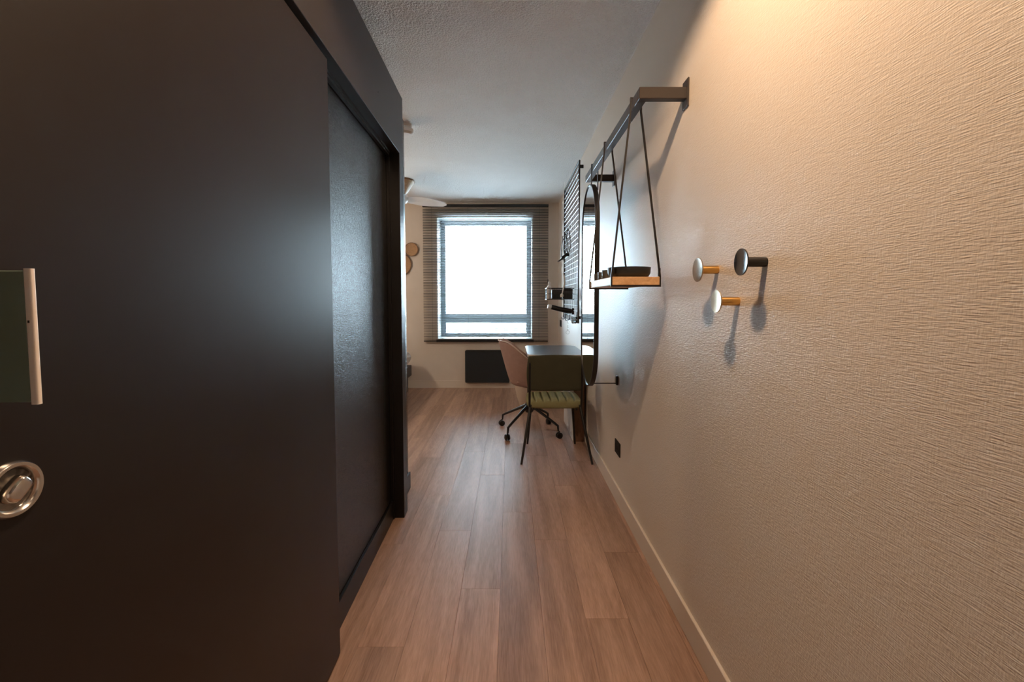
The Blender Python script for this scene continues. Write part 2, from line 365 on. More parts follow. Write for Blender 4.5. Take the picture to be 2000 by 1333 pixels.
# outside: paving far below and a row of low buildings
struct('ground_outside', bxm((-160, 160, BY + 0.6, 320, -6.2, -6.0)), 'concrete')
for (x, y, wd, dp, h, rf, lab) in ((-13.0, 92, 13, 8, 1.6, 0.5, 'leftmost low pale building seen far away through the lower window pane'),
                                 (0.5, 96, 9, 8, 1.9, 0.6, 'low pale building in the middle of the far row outside the window'),
                                 (14.0, 94, 13, 8, 1.5, 0.5, 'rightmost low pale building seen far away behind the swivel chair')):
    b = thing('low_building', lab, 'building', (x, y, -6.0), 0, 'low buildings outside the window')
    obj('wall', bxm((-wd / 2, wd / 2, -dp / 2, dp / 2, 0, h)), 'facade', b)
    obj('roof', bxm((-wd / 2 - 0.2, wd / 2 + 0.2, -dp / 2 - 0.2, dp / 2 + 0.2, h, h + rf * 0.5), bev=0.05, seg=1), 'roof', b)
    for i in range(int(wd // 2)):
        xx = -wd / 2 + 1.0 + i * 2.0
        obj('window', bxm((xx - 0.5, xx + 0.5, -dp / 2 - 0.04, -dp / 2, 0.5, 1.3)), 'dark_pane', b)

# venetian blind
BX0, BX1, BZ0, BZ1, BLY = -1.174, 0.502, 0.642, 2.472, BY - 0.045
bl = thing('venetian_blind', 'dark grey venetian blind with thin slats hanging across the window', 'blind', ((BX0 + BX1) / 2, BLY, BZ0))
hw = (BX1 - BX0) / 2
obj('headrail', bxm((-hw, hw, -0.02, 0.025, BZ1 - BZ0 - 0.034, BZ1 - BZ0), bev=0.002, seg=1), 'steel_black', bl)
obj('bottom_rail', bxm((-hw, hw, -0.013, 0.013, 0, 0.014), bev=0.002, seg=1), 'steel_black', bl)
pit = 0.0215; ns = int((BZ1 - BZ0 - 0.034 - 0.02) / pit)
TILT = R(-14)
sm = bmesh.new()
half = 0.0125; rows = []
for t, c in ((-1, -0.0012), (0, 0.0008), (1, -0.0012)):
    yy = t * half * math.cos(TILT); zz = t * half * math.sin(TILT) + c
    rows.append([(yy, zz + 0.0002), (yy, zz - 0.0002)])
V = {}
for si, x in enumerate((-hw, hw)):
    for i, ((ya, za), (yb, zb)) in enumerate(rows):
        V[si, i, 0] = sm.verts.new((x, ya, za)); V[si, i, 1] = sm.verts.new((x, yb, zb))
for i in range(2):
    sm.faces.new((V[0, i, 0], V[1, i, 0], V[1, i + 1, 0], V[0, i + 1, 0]))
    sm.faces.new((V[0, i, 1], V[0, i + 1, 1], V[1, i + 1, 1], V[1, i, 1]))
    for s in (0, 1): sm.faces.new((V[s, i, 0], V[s, i + 1, 0], V[s, i + 1, 1], V[s, i, 1]))
for i in (0, 2): sm.faces.new((V[0, i, 0], V[0, i, 1], V[1, i, 1], V[1, i, 0]))
sl0 = obj('slat', sm, 'blind', bl)
for i in range(ns):
    z = 0.028 + i * pit
    if i == 0: sl0.location = (0, 0, z)
    else: link_mesh('slat', sl0.data, bl, (0, 0, z))
for x in (-0.57 - (BX0 + BX1) / 2, -0.12 - (BX0 + BX1) / 2, BX0 + 0.12 - (BX0 + BX1) / 2, BX1 - 0.12 - (BX0 + BX1) / 2):
    bm = bmesh.new()
    for y in (-0.0135, 0.0135): tube(bm, [(x, y, 0.007), (x, y, BZ1 - BZ0 - 0.03)], 0.0009, 4)
    obj('ladder_cord', bm, 'blind', bl)
pc = obj('pull_cord', tubem([(hw - 0.008, -0.024, BZ1 - BZ0 - 0.02), (hw - 0.004, -0.03, 0.84)], 0.0013, 6), 'steel_black', bl)
obj('cord_tassel', lathem([(0.002, 0.05), (0.005, 0.045), (0.008, 0.01), (0.006, 0.0)], 10, 'z', (hw - 0.004, -0.03, 0.79)), 'steel_black', pc, smooth=True)

# ================================================================== OBJECTS ON THE RIGHT WALL
# ceiling downlight over the entrance (just above the picture)
LP = (0.07, 0.94)
dl = thing('ceiling_downlight', 'round white recessed downlight in the ceiling above the entrance', 'lamp', (LP[0], LP[1], CZ))
obj('bezel', lathem([(0.034, -0.001), (0.048, -0.003), (0.050, 0.0), (0.034, 0.0)], 28, 'z'), 'white', dl, smooth=True)
obj('lens', lathem([(0.0, -0.0005), (0.033, -0.0005), (0.033, 0.0), (0, 0)], 24, 'z'), emit_mat('warm_lens', LAMP_COL, 12), dl)
ld = bpy.data.lights.new('downlight_beam', 'SPOT'); lo = bpy.data.objects.new('downlight_beam', ld); COL.objects.link(lo)
ld.energy = LAMP_W; ld.color = LAMP_COL; ld.spot_size = R(150); ld.spot_blend = 0.25; ld.shadow_soft_size = 0.05
lo.parent = dl; lo.location = (0, 0, -0.012)

# rail
RXI, RXO, RZ0, RZ1 = 0.500, 0.468, 1.948, 1.99
ra = thing('wall_rail', 'long black square-tube rail standing off the cream wall on two arms', 'rail', (RX, 2.3, RZ1))
def loc_of(root, *boxes):
    l = root.location
    return [(a - l.x, b - l.x, c - l.y, d - l.y, e - l.z, f - l.z) for a, b, c, d, e, f in boxes]
obj('rail_bar', bxm(*loc_of(ra, (RXO, RXI, 1.7301, 2.90, RZ0, RZ1)), bev=0.002, seg=1), 'brown_metal', ra)
for y in (1.70, 2.868):
    ar = obj('arm', bxm(*loc_of(ra, (RXI + 0.0001 if y > 2 else RXO, RX - 0.004, y, y + 0.03, RZ0, RZ1)), bev=0.002, seg=1), 'brown_metal', ra)
    obj('wall_plate', bxm(*loc_of(ra, (RX - 0.006, RX, y - 0.012, y + 0.042, RZ0 - 0.03, RZ1 + 0.03)), bev=0.002, seg=1), 'brown_metal', ar)

# hanging board
SX0, SX1, SY0, SY1, SZ0, SZ1 = 0.401, 0.587, 1.800, 2.335, 1.274, 1.307
sh = thing('hanging_shelf', 'pine board shelf slung from the wall rail in two black straps', 'shelf', ((SX0 + SX1) / 2, (SY0 + SY1) / 2, SZ0))
obj('board', bxm(*loc_of(sh, (SX0, SX1, SY0, SY1, SZ0, SZ1)), bev=0.002, seg=2), 'shelf_wood', sh)
for y in (SY0 + 0.006, SY1 - 0.03):
    l = sh.location; yy = y - l.y
    pts = [(RXO - 0.004, RZ1 + 0.004), (RXI + 0.004, RZ1 + 0.004), (RXI + 0.004, RZ0 - 0.004), (SX1 + 0.0025, SZ1 + 0.002), (SX1 + 0.0025, SZ0 - 0.0025), (SX0 - 0.0025, SZ0 - 0.0025), (SX0 - 0.0025, SZ1 + 0.002), (RXO - 0.004, RZ0 - 0.004)]
    st = obj('strap', tubem([(x - l.x, yy, z - l.z) for x, z in pts], 0.0034, 4, closed=True, sq=(1.5, 1)), 'black_metal', sh)
    obj('strap_buckle', bxm((SX1 - 0.004 - l.x, SX1 + 0.003 - l.x, yy - 0.006, yy + 0.006, SZ1 - l.z + 0.002, SZ1 - l.z + 0.034), bev=0.001, seg=1), 'steel_black', st)

# dish and cups on the board
d = thing('serving_dish', 'wide shallow black dish standing on the near end of the hanging shelf', 'dish', (0.492, 1.905, SZ1))
obj('bowl', lathem([(0.0, 0.0), (0.068, 0.0), (0.080, 0.006), (0.086, 0.018), (0.088, 0.042), (0.0855, 0.042), (0.083, 0.02), (0.076, 0.009), (0.0, 0.007)], 40, 'z'), 'ceramic', d, smooth=True)
for i, (y, r, h, lab) in enumerate(((2.235, 0.021, 0.036, 'small dark cup nearest the mirror, first of three on the hanging shelf'), (2.135, 0.021, 0.036, 'middle one of the three small dark cups on the hanging shelf'), (2.04, 0.021, 0.040, 'small dark cup next to the wide black dish on the hanging shelf'))):
    c = thing('small_cup', lab, 'cup', (0.428, y, SZ1), 0, 'small cups on the hanging shelf')
    obj('cup_body', lathem([(0.0, 0.0), (r * 0.8, 0.0), (r * 0.95, 0.004), (r, h), (r - 0.002, h), (r * 0.9, 0.006), (0.0, 0.004)], 24, 'z'), 'cup', c, smooth=True)

# pill mirror
MY, MW, MZ0, MZ1, MX0, MX1 = 2.715, 0.232, 0.70, 1.885, 0.455, 0.481
def pill(w_, z0, z1, n=24):
    out = []
    for i in range(n + 1): a = math.pi * i / n; out.append((w_ * math.cos(a), z1 - w_ + w_ * math.sin(a)))
    for i in range(n + 1): a = math.pi + math.pi * i / n; out.append((w_ * math.cos(a), z0 + w_ + w_ * math.sin(a)))
    return out
mi = thing('wall_mirror', 'tall pill-shaped mirror in a black frame hanging off the end of the rail', 'mirror', (MX1, MY, MZ0))
def mloc(p): return [(u, z - MZ0) for u, z in p]
bm = bmesh.new()
po, pi_ = mloc(pill(MW, MZ0, MZ1)), mloc(pill(MW - 0.007, MZ0 + 0.007, MZ1 - 0.007))
xf, xb = MX0 - MX1, 0.0
ring = []
for (p, x) in ((po, xb), (po, xf), (pi_, xf), (pi_, xf + 0.006)): ring.append([bm.verts.new((x, u, z)) for u, z in p])
n = len(po)
for A, B in zip(ring, ring[1:]):
    for i in range(n): bm.faces.new((A[i], A[(i + 1) % n], B[(i + 1) % n], B[i]))
bm.faces.new(ring[0])
obj('mirror_frame', bm, 'black_metal', mi, smooth=True)
obj('mirror_glass', prismm(mloc(pill(MW - 0.0075, MZ0 + 0.0075, MZ1 - 0.0075)), xf + 0.0045, xf + 0.007, 'x'), 'mirror', mi)
obj('hanging_strap', bxm((RXO - 0.0045 - MX1, RXO - 0.0005 - MX1, -0.055, -0.036, MZ1 - MZ0 - 0.035, RZ1 - MZ0 + 0.004), (RXO - 0.0045 - MX1, RXI + 0.004 - MX1, -0.055, -0.036, RZ1 - MZ0, RZ1 - MZ0 + 0.004), (RXI - MX1, RXI + 0.004 - MX1, -0.055, -0.036, MZ1 - MZ0 - 0.035, RZ1 - MZ0 + 0.004), (RXO - 0.0045 - MX1, RXI + 0.004 - MX1, -0.055, -0.036, MZ1 - MZ0 - 0.039, MZ1 - MZ0 - 0.035)), 'black_metal', mi)
stb = obj('spacer_rod', tubem([(-0.004, 0.0, 0.012), (RX - MX1 - 0.006, 0.0, 0.012)], 0.0028, 8), 'black_metal', mi)
obj('wall_clip', bxm((RX - MX1 - 0.012, RX - MX1, -0.012, 0.012, 0.002, 0.058), bev=0.002, seg=1), 'steel_black', stb)

# coat knobs
def knob(y, z, xd, r, rs, disc, stem, lab):
    t = thing('coat_knob', lab, 'coat hook', (RX, y, z), 0, 'coat knobs on the right wall')
    L = RX - xd
    obj('stem', lathem([(rs * 0.98, 0.0), (rs, 0.002), (rs, L - 0.004), (rs * 0.9, L - 0.001)], 24, '-x'), stem, t, smooth=True)
    obj('disc', lathem([(0.0, L - 0.003), (r * 0.8, L - 0.002), (r * 0.985, L + 0.001), (r, L + 0.003), (r * 0.985, L + 0.0048), (r * 0.75, L + 0.0038), (r * 0.35, L + 0.0026), (0.0, L + 0.0022)], 40, '-x'), disc, t, smooth=True)
knob(1.159, 1.313, 0.586, 0.0345, 0.0125, 'gun', 'black_metal', 'glossy black round coat knob on the cream wall, right of the two brass ones')
knob(1.426, 1.310, 0.586, 0.0375, 0.0125, 'silver_brass', 'brass', 'upper brass coat knob with a half shaded pale disc, nearest the shelf')
knob(1.292, 1.213, 0.586, 0.0325, 0.0125, 'pale_brass', 'brass', 'lowest coat knob, pale brass disc on a brass stem')

# sockets
def socket(loc, w_, h_, lab, n):
    t = thing('wall_socket', lab, 'socket', loc)
    obj('plate', bxm((-0.006, 0, -w_ / 2, w_ / 2, -h_ / 2, h_ / 2), bev=0.0025, seg=2), 'socket_black', t)
    for i in range(n):
        yy = (i - (n - 1) / 2) * (w_ / n)
        obj('insert', lathem([(0.020, 0.0055), (0.020, 0.0075), (0.017, 0.0075), (0.016, 0.0062), (0.0, 0.0062)], 20, '-x', (0, yy, 0)), 'socket_black', t)
socket((RX, 2.69, 0.325), 0.125, 0.082, 'flat black double socket low on the cream wall below the mirror', 2)
socket((RX, 5.84, 0.905), 0.16, 0.085, 'small black socket above the far end of the desk', 2)
sw = thing('light_switch', 'small black switch on the black wall end beside the bed area', 'switch', (-0.593 - 0.058 - 0.0055, 2.78, 1.10), TH)
obj('plate', bxm((0, 0.006, -0.03, 0.03, -0.035, 0.035), bev=0.002, seg=1), 'steel_black', sw)
obj('rocker', bxm((0.005, 0.010, -0.02, 0.02, -0.025, 0.025), bev=0.002, seg=1), 'gun', sw)

# flag plate on the sliding door
fl = thing('flag_plate', 'bottle green plate with an ivory edge strip projecting from the black sliding door', 'sign', (-0.561, 0.452, 1.114), TH)
obj('plate', bxm((0.0, 0.080, -0.002, 0.002, 0.002, 0.134), bev=0.001, seg=1), 'sign_green', fl)
es = obj('edge_strip', prismm(rrect(0.0794, 0.0872, -0.0028, 0.0028, 0.002, 4), 0.0, 0.136, 'z'), 'strip', fl, smooth=True)
obj('rivet', bxm((0.0822, 0.0836, -0.0034, -0.0024, 0.082, 0.0845)), 'steel_black', es)

# ================================================================== WIRE GRID ORGANISER
GX, GY0, GY1, GZ0, GZ1 = 0.607, 4.09, 5.19, 1.005, 2.438
g = thing('wire_grid_panel', 'tall black wire grid organiser mounted on the wall above the desk', 'organiser', (GX, (GY0 + GY1) / 2, GZ0))
gw, gh = (GY1 - GY0) / 2, GZ1 - GZ0
bm = bmesh.new(); tube(bm, [(0, -gw, 0), (0, gw, 0), (0, gw, gh), (0, -gw, gh)], 0.006, 6, closed=True)
obj('frame', bm, 'black_metal', g)
hme = None
nh = 28
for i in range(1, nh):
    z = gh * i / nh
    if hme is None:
        o = obj('wire', tubem([(0, -gw, 0), (0, gw, 0)], 0.0026, 6), 'wire_glint', g); hme = o.data; o.location = (0, 0, z)
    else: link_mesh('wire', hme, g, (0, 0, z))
vme = None
for i in range(1, 22):
    y = -gw + 2 * gw * i / 22
    if vme is None:
        o = obj('upright_wire', tubem([(0.004, 0, 0), (0.004, 0, gh)], 0.0022, 6), 'black_metal', g); vme = o.data; o.location = (0, y, 0)
    else: link_mesh('upright_wire', vme, g, (0, y, 0))
for y in (-gw + 0.02, gw - 0.02):
    for z in (0.03, gh - 0.06):
        obj('spacer', bxm((-0.002, RX - GX, y - 0.008, y + 0.008, z, z + 0.028), bev=0.002, seg=1), 'steel_black', g)

# wire basket with its contents
bk = thing('wire_basket', 'black wire basket hooked on the wall grid above the desk', 'basket', (0.598, 4.42, 1.215))
bx0, bx1, by0, by1, bh = -0.255, 0.0, -0.11, 0.11, 0.105
bm = bmesh.new()
for z, r in ((0.0, 0.003), (bh, 0.0035), (bh * 0.5, 0.0018)):
    tube(bm, [(bx0, by0, z), (bx1, by0, z), (bx1, by1, z), (bx0, by1, z)], r, 6, closed=True)
obj('rims', bm, 'black_metal', bk)
def wires(pts): 
    for a, b in pts: obj('wire', tubem([a, b], 0.0016, 4), 'black_metal', bk)
wires([((bx0 + (bx1 - bx0) * i / 11, y, 0), (bx0 + (bx1 - bx0) * i / 11, y, bh)) for i in range(1, 11) for y in (by0, by1)])
wires([((bx0, by0 + (by1 - by0) * i / 9, 0), (bx0, by0 + (by1 - by0) * i / 9, bh)) for i in range(1, 9)])
wires([((bx0, by0 + (by1 - by0) * i / 9, 0), (bx1, by0 + (by1 - by0) * i / 9, 0)) for i in range(1, 9)])
t = thing('folded_pouch', 'dark folded pouch in the outer half of the wire basket', 'pouch', (0.44, 4.42, 1.219))
obj('pouch_body', bxm((-0.045, 0.05, -0.085, 0.085, 0, 0.088), bev=0.01, seg=3), 'heater', t, smooth=True)
obj('flap', bxm((-0.047, 0.052, -0.09, -0.084, 0.045, 0.09), bev=0.003, seg=2), 'steel_black', t)
t = thing('tea_tin', 'dark tin standing in the wire basket close to the grid', 'tin', (0.545, 4.42, 1.219))
obj('tin_body', bxm((-0.042, 0.045, -0.07, 0.07, 0, 0.08), bev=0.006, seg=3), 'ceramic', t, smooth=True)
obj('lid', bxm((-0.044, 0.047, -0.072, 0.072, 0.078, 0.094), bev=0.004, seg=2), 'steel_black', t)
t = thing('spray_bottle', 'small white bottle standing in the outer end of the wire basket', 'bottle', (0.370, 4.40, 1.219))
obj('bottle_body', lathem([(0.0, 0.0), (0.020, 0.0), (0.022, 0.004), (0.022, 0.105), (0.016, 0.125), (0.009, 0.132), (0.009, 0.14)], 20, 'z'), 'white', t, smooth=True)
obj('cap', lathem([(0.011, 0.138), (0.011, 0.158), (0.008, 0.166), (0.0, 0.167)], 16, 'z'), 'white', t, smooth=True)
t = thing('dish_brush', 'white dish brush with a curved handle sticking up from the basket', 'brush', (0.488, 4.36, 1.235))
obj('handle', tubem([(-0.004, -0.06, 0.03), (0.012, -0.06, 0.10), (0.020, -0.06, 0.15), (0.016, -0.06, 0.19), (0.004, -0.06, 0.225)], [0.006, 0.0075, 0.009, 0.008, 0.005], 8, sq=(1, 1)), 'white', t, smooth=True)
obj('brush_head', lathem([(0.0, 0.0), (0.014, 0.0), (0.016, 0.02), (0.009, 0.034), (0.0, 0.035)], 16, 'z', (-0.006, -0.06, 0.0)), 'white', t, smooth=True)

# black tube with a pale end below the basket
t = thing('clip_lamp', 'black tube with a white end reaching out from the grid under the basket', 'lamp', (0.60, 4.42, 1.10))
a0, a1 = Vector((-0.01, 0, 0.0)), Vector((-0.205, 0, 0.04))
obj('tube_body', tubem([a0, a0.lerp(a1, 0.5) + Vector((0, 0, -0.004)), a1], [0.022, 0.024, 0.023], 16), 'steel_black', t, smooth=True)
obj('white_end', tubem([a1, a1 + Vector((-0.036, 0, 0.007))], [0.022, 0.021], 16), 'white', t, smooth=True)
obj('clamp', bxm((-0.012, 0.012, -0.03, 0.03, -0.03, 0.03), bev=0.004, seg=2), 'steel_black', t)

# hanging utensils
for i, (y, dz, lab) in enumerate(((5.02, 0.0, 'black wire whisk farthest along the grid of the three hanging utensils'), (4.80, 0.02, 'middle one of three black utensils hanging on the wire grid'), (4.60, 0.04, 'black looped utensil hanging on the grid nearest the mirror'))):
    u = thing('hanging_utensil', lab, 'utensil', (0.575, y, 1.64 + dz), 0, 'black utensils hanging on the wire grid')
    pts = []
    for k in range(20):
        a = 2 * math.pi * k / 20; pts.append((0.0 + 0.022 * math.cos(a) * (1 - 0.35 * math.sin(a)), 0.01 * math.cos(a), 0.12 + 0.115 * math.sin(a)))
    obj('loop', tubem(pts, 0.0042, 6, closed=True), 'black_metal', u, smooth=True)
    hook = [(0.004, 0, 0.232), (-0.012, 0, 0.245), (-0.006, 0, 0.262), (0.014, 0, 0.268), (0.027, 0, 0.262)]
    obj('hook', tubem(hook, 0.0028, 6), 'black_metal', u, smooth=True)
sp = thing('black_scraper', 'flat black scraper sticking out from the grid below the hanging utensils', 'utensil', (0.60, 4.75, 1.66))
obj('blade', prismm([(-0.118, -0.055), (-0.10, -0.057), (-0.045, -0.022), (-0.01, 0.018), (-0.028, 0.032), (-0.078, -0.008), (-0.085, -0.028)], -0.04, 0.04, 'y'), 'steel_black', sp)
obj('clip', bxm((-0.03, 0.006, -0.012, 0.012, 0.0, 0.03), bev=0.003, seg=1), 'black_metal', sp)

# hooks with small hanging things under the grid
for (y, lab) in ((4.98, 'black double hook at the far lower corner of the wire grid'), (4.62, 'black double hook in the middle of the lower edge of the grid')):
    h = thing('grid_hook', lab, 'hook', (0.60, y, 1.02), 0, 'double hooks on the lower edge of the grid')
    obj('hook_plate', bxm((-0.008, 0.001, -0.016, 0.016, -0.01, 0.04), bev=0.002, seg=1), 'steel_black', h)
    for s in (-1, 1): obj('prong', tubem([(-0.006, s * 0.01, 0.0), (-0.02, s * 0.012, -0.022), (-0.038, s * 0.013, -0.02), (-0.046, s * 0.014, 0.0)], 0.003, 6), 'steel_black', h, smooth=True)
gl = thing('glass_tumbler', 'small clear glass hung at the near lower corner of the wire grid', 'glass', (0.578, 4.15, 0.995))
obj('tumbler', lathem([(0.0, 0.0), (0.018, 0.0), (0.024, 0.006), (0.028, 0.06), (0.0265, 0.06), (0.022, 0.009), (0.0, 0.006)], 20, 'z'), 'clear', gl, smooth=True)
obj('holder_ring', tubem([(0.031 * math.cos(2 * math.pi * k / 16), 0.031 * math.sin(2 * math.pi * k / 16), 0.035) for k in range(16)], 0.0018, 6, closed=True), 'chrome', gl)
obj('holder_arm', tubem([(0.03, 0, 0.035), (0.033, 0, 0.05)], 0.002, 6), 'chrome', gl)
kc = thing('key_chain', 'thin steel chain dangling from the lower edge of the wire grid', 'chain', (0.562, 4.50, 0.90))
for i in range(7):
    zz = 0.12 - i * 0.018
    obj('link', tubem([((0.006 * math.cos(2 * math.pi * k / 8)) * (1 if i % 2 else 0.2) + 0.004 * (i % 2), (0.006 * math.cos(2 * math.pi * k / 8)) * (0.2 if i % 2 else 1), zz + 0.011 * math.sin(2 * math.pi * k / 8)) for k in range(8)], 0.0016, 4, closed=True), 'chrome', kc)
obj('ring', tubem([(0.004 + 0.018 * math.cos(2 * math.pi * k / 14), 0.006 * math.cos(2 * math.pi * k / 14), -0.012 + 0.018 * math.sin(2 * math.pi * k / 14)) for k in range(14)], 0.0018, 5, closed=True), 'chrome', kc)

# ================================================================== FURNITURE
# wall desk
TZ = 0.75
tb = thing('desk', 'charcoal desk top with rounded corners on a wooden post by the wall', 'desk', (0.39, 4.18, 0))
tl = lambda p: [(x - 0.39, y - 4.18) for x, y in p]
obj('desk_top', prismm(tl(rrect(0.146, RX - 0.006, 3.79, 4.58, 0.09, 8)), TZ - 0.026, TZ, 'z'), 'table_top', tb, smooth=True)
bm = bmesh.new()
A = tl(rrect(0.142, RX - 0.004, 3.786, 4.584, 0.094, 8)); B = tl(rrect(0.1462, RX - 0.0062, 3.7902, 4.5798, 0.09, 8)); n = len(A)
lv = [[bm.verts.new((u, v, z)) for u, v in P] for P, z in ((A, TZ - 0.028), (A, TZ + 0.0005), (B, TZ + 0.0005), (B, TZ - 0.028))]
for q in range(4):
    for i in range(n): bm.faces.new((lv[q][i], lv[q][(i + 1) % n], lv[(q + 1) % 4][(i + 1) % n], lv[(q + 1) % 4][i]))
obj('edge_band', bm, 'table_edge', tb, smooth=True)
obj('leg_panel', bxm((0.532 - 0.39, 0.537 - 0.39, 3.834 - 4.18, 4.50 - 4.18, 0, TZ - 0.028)), 'panel_white', tb)
obj('leg_post', bxm((0.537 - 0.39, 0.628 - 0.39, 3.832 - 4.18, 4.50 - 4.18, 0, TZ - 0.028), bev=0.002, seg=1), 'post_wood', tb)

# olive chair, seen from behind
gc = thing('dining_chair', 'olive green padded chair with channelled seat and thin black legs', 'chair', (0.340, 3.55, 0))
def bow(a): return -0.022 * (1 - a * a)
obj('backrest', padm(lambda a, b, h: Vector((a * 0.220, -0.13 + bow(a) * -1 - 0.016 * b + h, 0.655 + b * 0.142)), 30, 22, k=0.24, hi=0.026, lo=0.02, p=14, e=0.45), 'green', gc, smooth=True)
seams = [(-1 + 2 * i / 7) for i in range(1, 7)]
def groove(a, b):
    dmin = min(abs(a - s) for s in seams)
    return 0.020 * math.exp(-(dmin / 0.032) ** 2) * (1 - abs(b) ** 6)
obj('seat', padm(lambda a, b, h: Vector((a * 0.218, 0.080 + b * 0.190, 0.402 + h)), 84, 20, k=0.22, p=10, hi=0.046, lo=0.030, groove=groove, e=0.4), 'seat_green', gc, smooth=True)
for s in (-1, 1):
    obj('back_post', tubem([(s * 0.197, -0.125, 0.40), (s * 0.197, -0.160, 0.58), (s * 0.197, -0.166, 0.74)], 0.0085, 8), 'black_metal', gc, smooth=True)
    obj('leg', tubem([(s * 0.190, -0.11, 0.41), (s * 0.197, -0.13, 0.36), (s * 0.262, -0.262, 0.0)], [0.0105, 0.0115, 0.008], 10), 'black_metal', gc, smooth=True)
    obj('leg', tubem([(s * 0.168, 0.17, 0.385), (s * 0.172, 0.175, 0.34), (s * 0.2, 0.218, 0.0)], [0.0105, 0.0115, 0.008], 10), 'black_metal', gc, smooth=True)
    obj('seat_rail', tubem([(s * 0.165, -0.10, 0.372), (s * 0.155, 0.24, 0.372)], 0.009, 8), 'black_metal', gc)

# swivel tub chair facing the wall
oc = thing('swivel_chair', 'dusty brown tub swivel chair on black castors at the desk', 'chair', (0.169, 4.117, 0), R(4))
def rimz(ph):
    a = abs(math.degrees(ph)); t = min(1, max(0, (a - 34) / 76)); t = t * t * (3 - 2 * t)
    return 0.845 * (1 - t) + 0.645 * t
def shell(ns_=16, nph=34, inner=0.0):
    bm = bmesh.new(); G = {}
    for i in range(nph + 1):
        ph = R(-122 + 244 * i / nph); zr = rimz(ph)
        for j in range(ns_ + 1):
            s = j / ns_
            if s < 0.3:
                q = s / 0.3; r = 0.02 + 0.155 * math.sin(q * math.pi / 2); z = 0.425 + 0.035 * (1 - math.cos(q * math.pi / 2)) * 1.2; lean = 0
            else:
                q = (s - 0.3) / 0.7; r = 0.175 + 0.058 * q ** 0.8; z = 0.467 + (zr - 0.467) * q; lean = 0.05 * max(0, math.cos(ph)) * q
            r -= inner
            G[i, j] = bm.verts.new((-math.cos(ph) * r - lean + 0.0, math.sin(ph) * r * 1.08, z + inner * 0.5 * (1 if s < 0.3 else 0)))
    for i in range(nph):
        for j in range(ns_): bm.faces.new((G[i, j], G[i + 1, j], G[i + 1, j + 1], G[i, j + 1]))
    return bm, G
bm, G = shell()
rim_pts = [G[i, 16].co.copy() for i in range(35)]
o = obj('shell', bm, 'pink', oc, smooth=True)
md = o.modifiers.new('thickness', 'SOLIDIFY'); md.thickness = 0.03; md.offset = -1
md2 = o.modifiers.new('soft', 'SUBSURF'); md2.levels = 1; md2.render_levels = 1
obj('piping', tubem([p + Vector((0, 0, 0.002)) for p in rim_pts], 0.0045, 6), 'piping', oc, smooth=True)
obj('seat_cushion', padm(lambda a, b, h: Vector((0.05 + a * 0.205, b * 0.185, 0.485 + h)), 20, 16, k=0.6, hi=0.04, lo=0.03, p=6), 'pink', oc, smooth=True)
obj('seam', tubem([(-0.02, -0.2455, 0.60), (0.01, -0.2465, 0.605), (0.05, -0.245, 0.603), (0.09, -0.236, 0.60)], 0.0022, 5), 'piping', oc)
obj('column', lathem([(0.028, 0.20), (0.028, 0.33), (0.018, 0.335), (0.018, 0.415), (0.07, 0.42), (0.07, 0.432)], 20, 'z'), 'black_metal', oc, smooth=True)
obj('hub', lathem([(0.0, 0.185), (0.032, 0.185), (0.038, 0.2), (0.038, 0.262), (0.03, 0.272), (0, 0.272)], 20, 'z'), 'black_metal', oc, smooth=True)
for ang in (-38, 52, 142, 232):
    a = R(ang - 4); c, s = math.cos(a), math.sin(a)
    obj('base_arm', tubem([(c * 0.02, s * 0.02, 0.25), (c * 0.275, s * 0.275, 0.128), (c * 0.310, s * 0.310, 0.108), (c * 0.315, s * 0.315, 0.062)], [0.015, 0.011, 0.0095, 0.008], 8), 'black_metal', oc, smooth=True)
    cs = obj('castor', tubem([(c * 0.315 - s * 0.004 + c * 0.008, s * 0.315 + c * 0.004 + s * 0.008, 0.064), (c * 0.322, s * 0.322, 0.03)], [0.007, 0.007], 8), 'steel_black', oc)
    for k in (-1, 1):
        wbm = bmesh.new()
        lathe(wbm, [(0.0, -0.008), (0.020, -0.008), (0.0265, -0.005), (0.0275, 0.0), (0.0265, 0.006), (0.02, 0.009), (0.0, 0.009)], 18, 'y')
        wa = a + R(60)
        bmesh.ops.transform(wbm, matrix=Matrix.Translation((c * 0.324, s * 0.324, 0.0275)) @ Matrix.Rotation(wa, 4, 'Z') @ Matrix.Translation((0, k * 0.012, 0)), verts=wbm.verts[:])
        obj('wheel', wbm, 'steel_black', cs, smooth=True)

# cream bin behind the chairs
bn = thing('waste_bin', 'tapered cream bin on the floor behind the swivel chair', 'bin', (0.205, 5.05, 0))
obj('bin_body', lathem([(0.0, 0.0), (0.088, 0.0), (0.098, 0.01), (0.135, 0.12), (0.165, 0.255), (0.172, 0.34), (0.167, 0.34), (0.16, 0.255), (0.13, 0.12), (0.09, 0.02), (0.0, 0.016)], 36, 'z'), 'bin', bn, smooth=True)
obj('bin_rim', tubem([(0.17 * math.cos(2 * math.pi * k / 28), 0.17 * math.sin(2 * math.pi * k / 28), 0.34) for k in range(28)], 0.005, 6, closed=True), 'bin', bn, smooth=True)

# panel heater
ht = thing('panel_heater', 'flat dark panel heater on the wall below the window', 'heater', (-0.316, BY, 0.085))
obj('heater_body', prismm(rrect(-0.30, 0.30, 0.0, 0.44, 0.014, 5), -0.075, -0.02, 'y'), 'heater', ht, smooth=True)
obj('top_grille', bxm(*[(-0.28, 0.28, -0.066 + i * 0.012, -0.060 + i * 0.012, 0.438, 0.443) for i in range(3)]), 'steel_black', ht)
obj('front_lip', bxm((-0.295, 0.295, -0.079, -0.074, 0.418, 0.424)), 'steel_black', ht)
for x in (-0.2, 0.2): obj('bracket', bxm((x - 0.02, x + 0.02, -0.02, 0, 0.08, 0.36)), 'steel_black', ht)

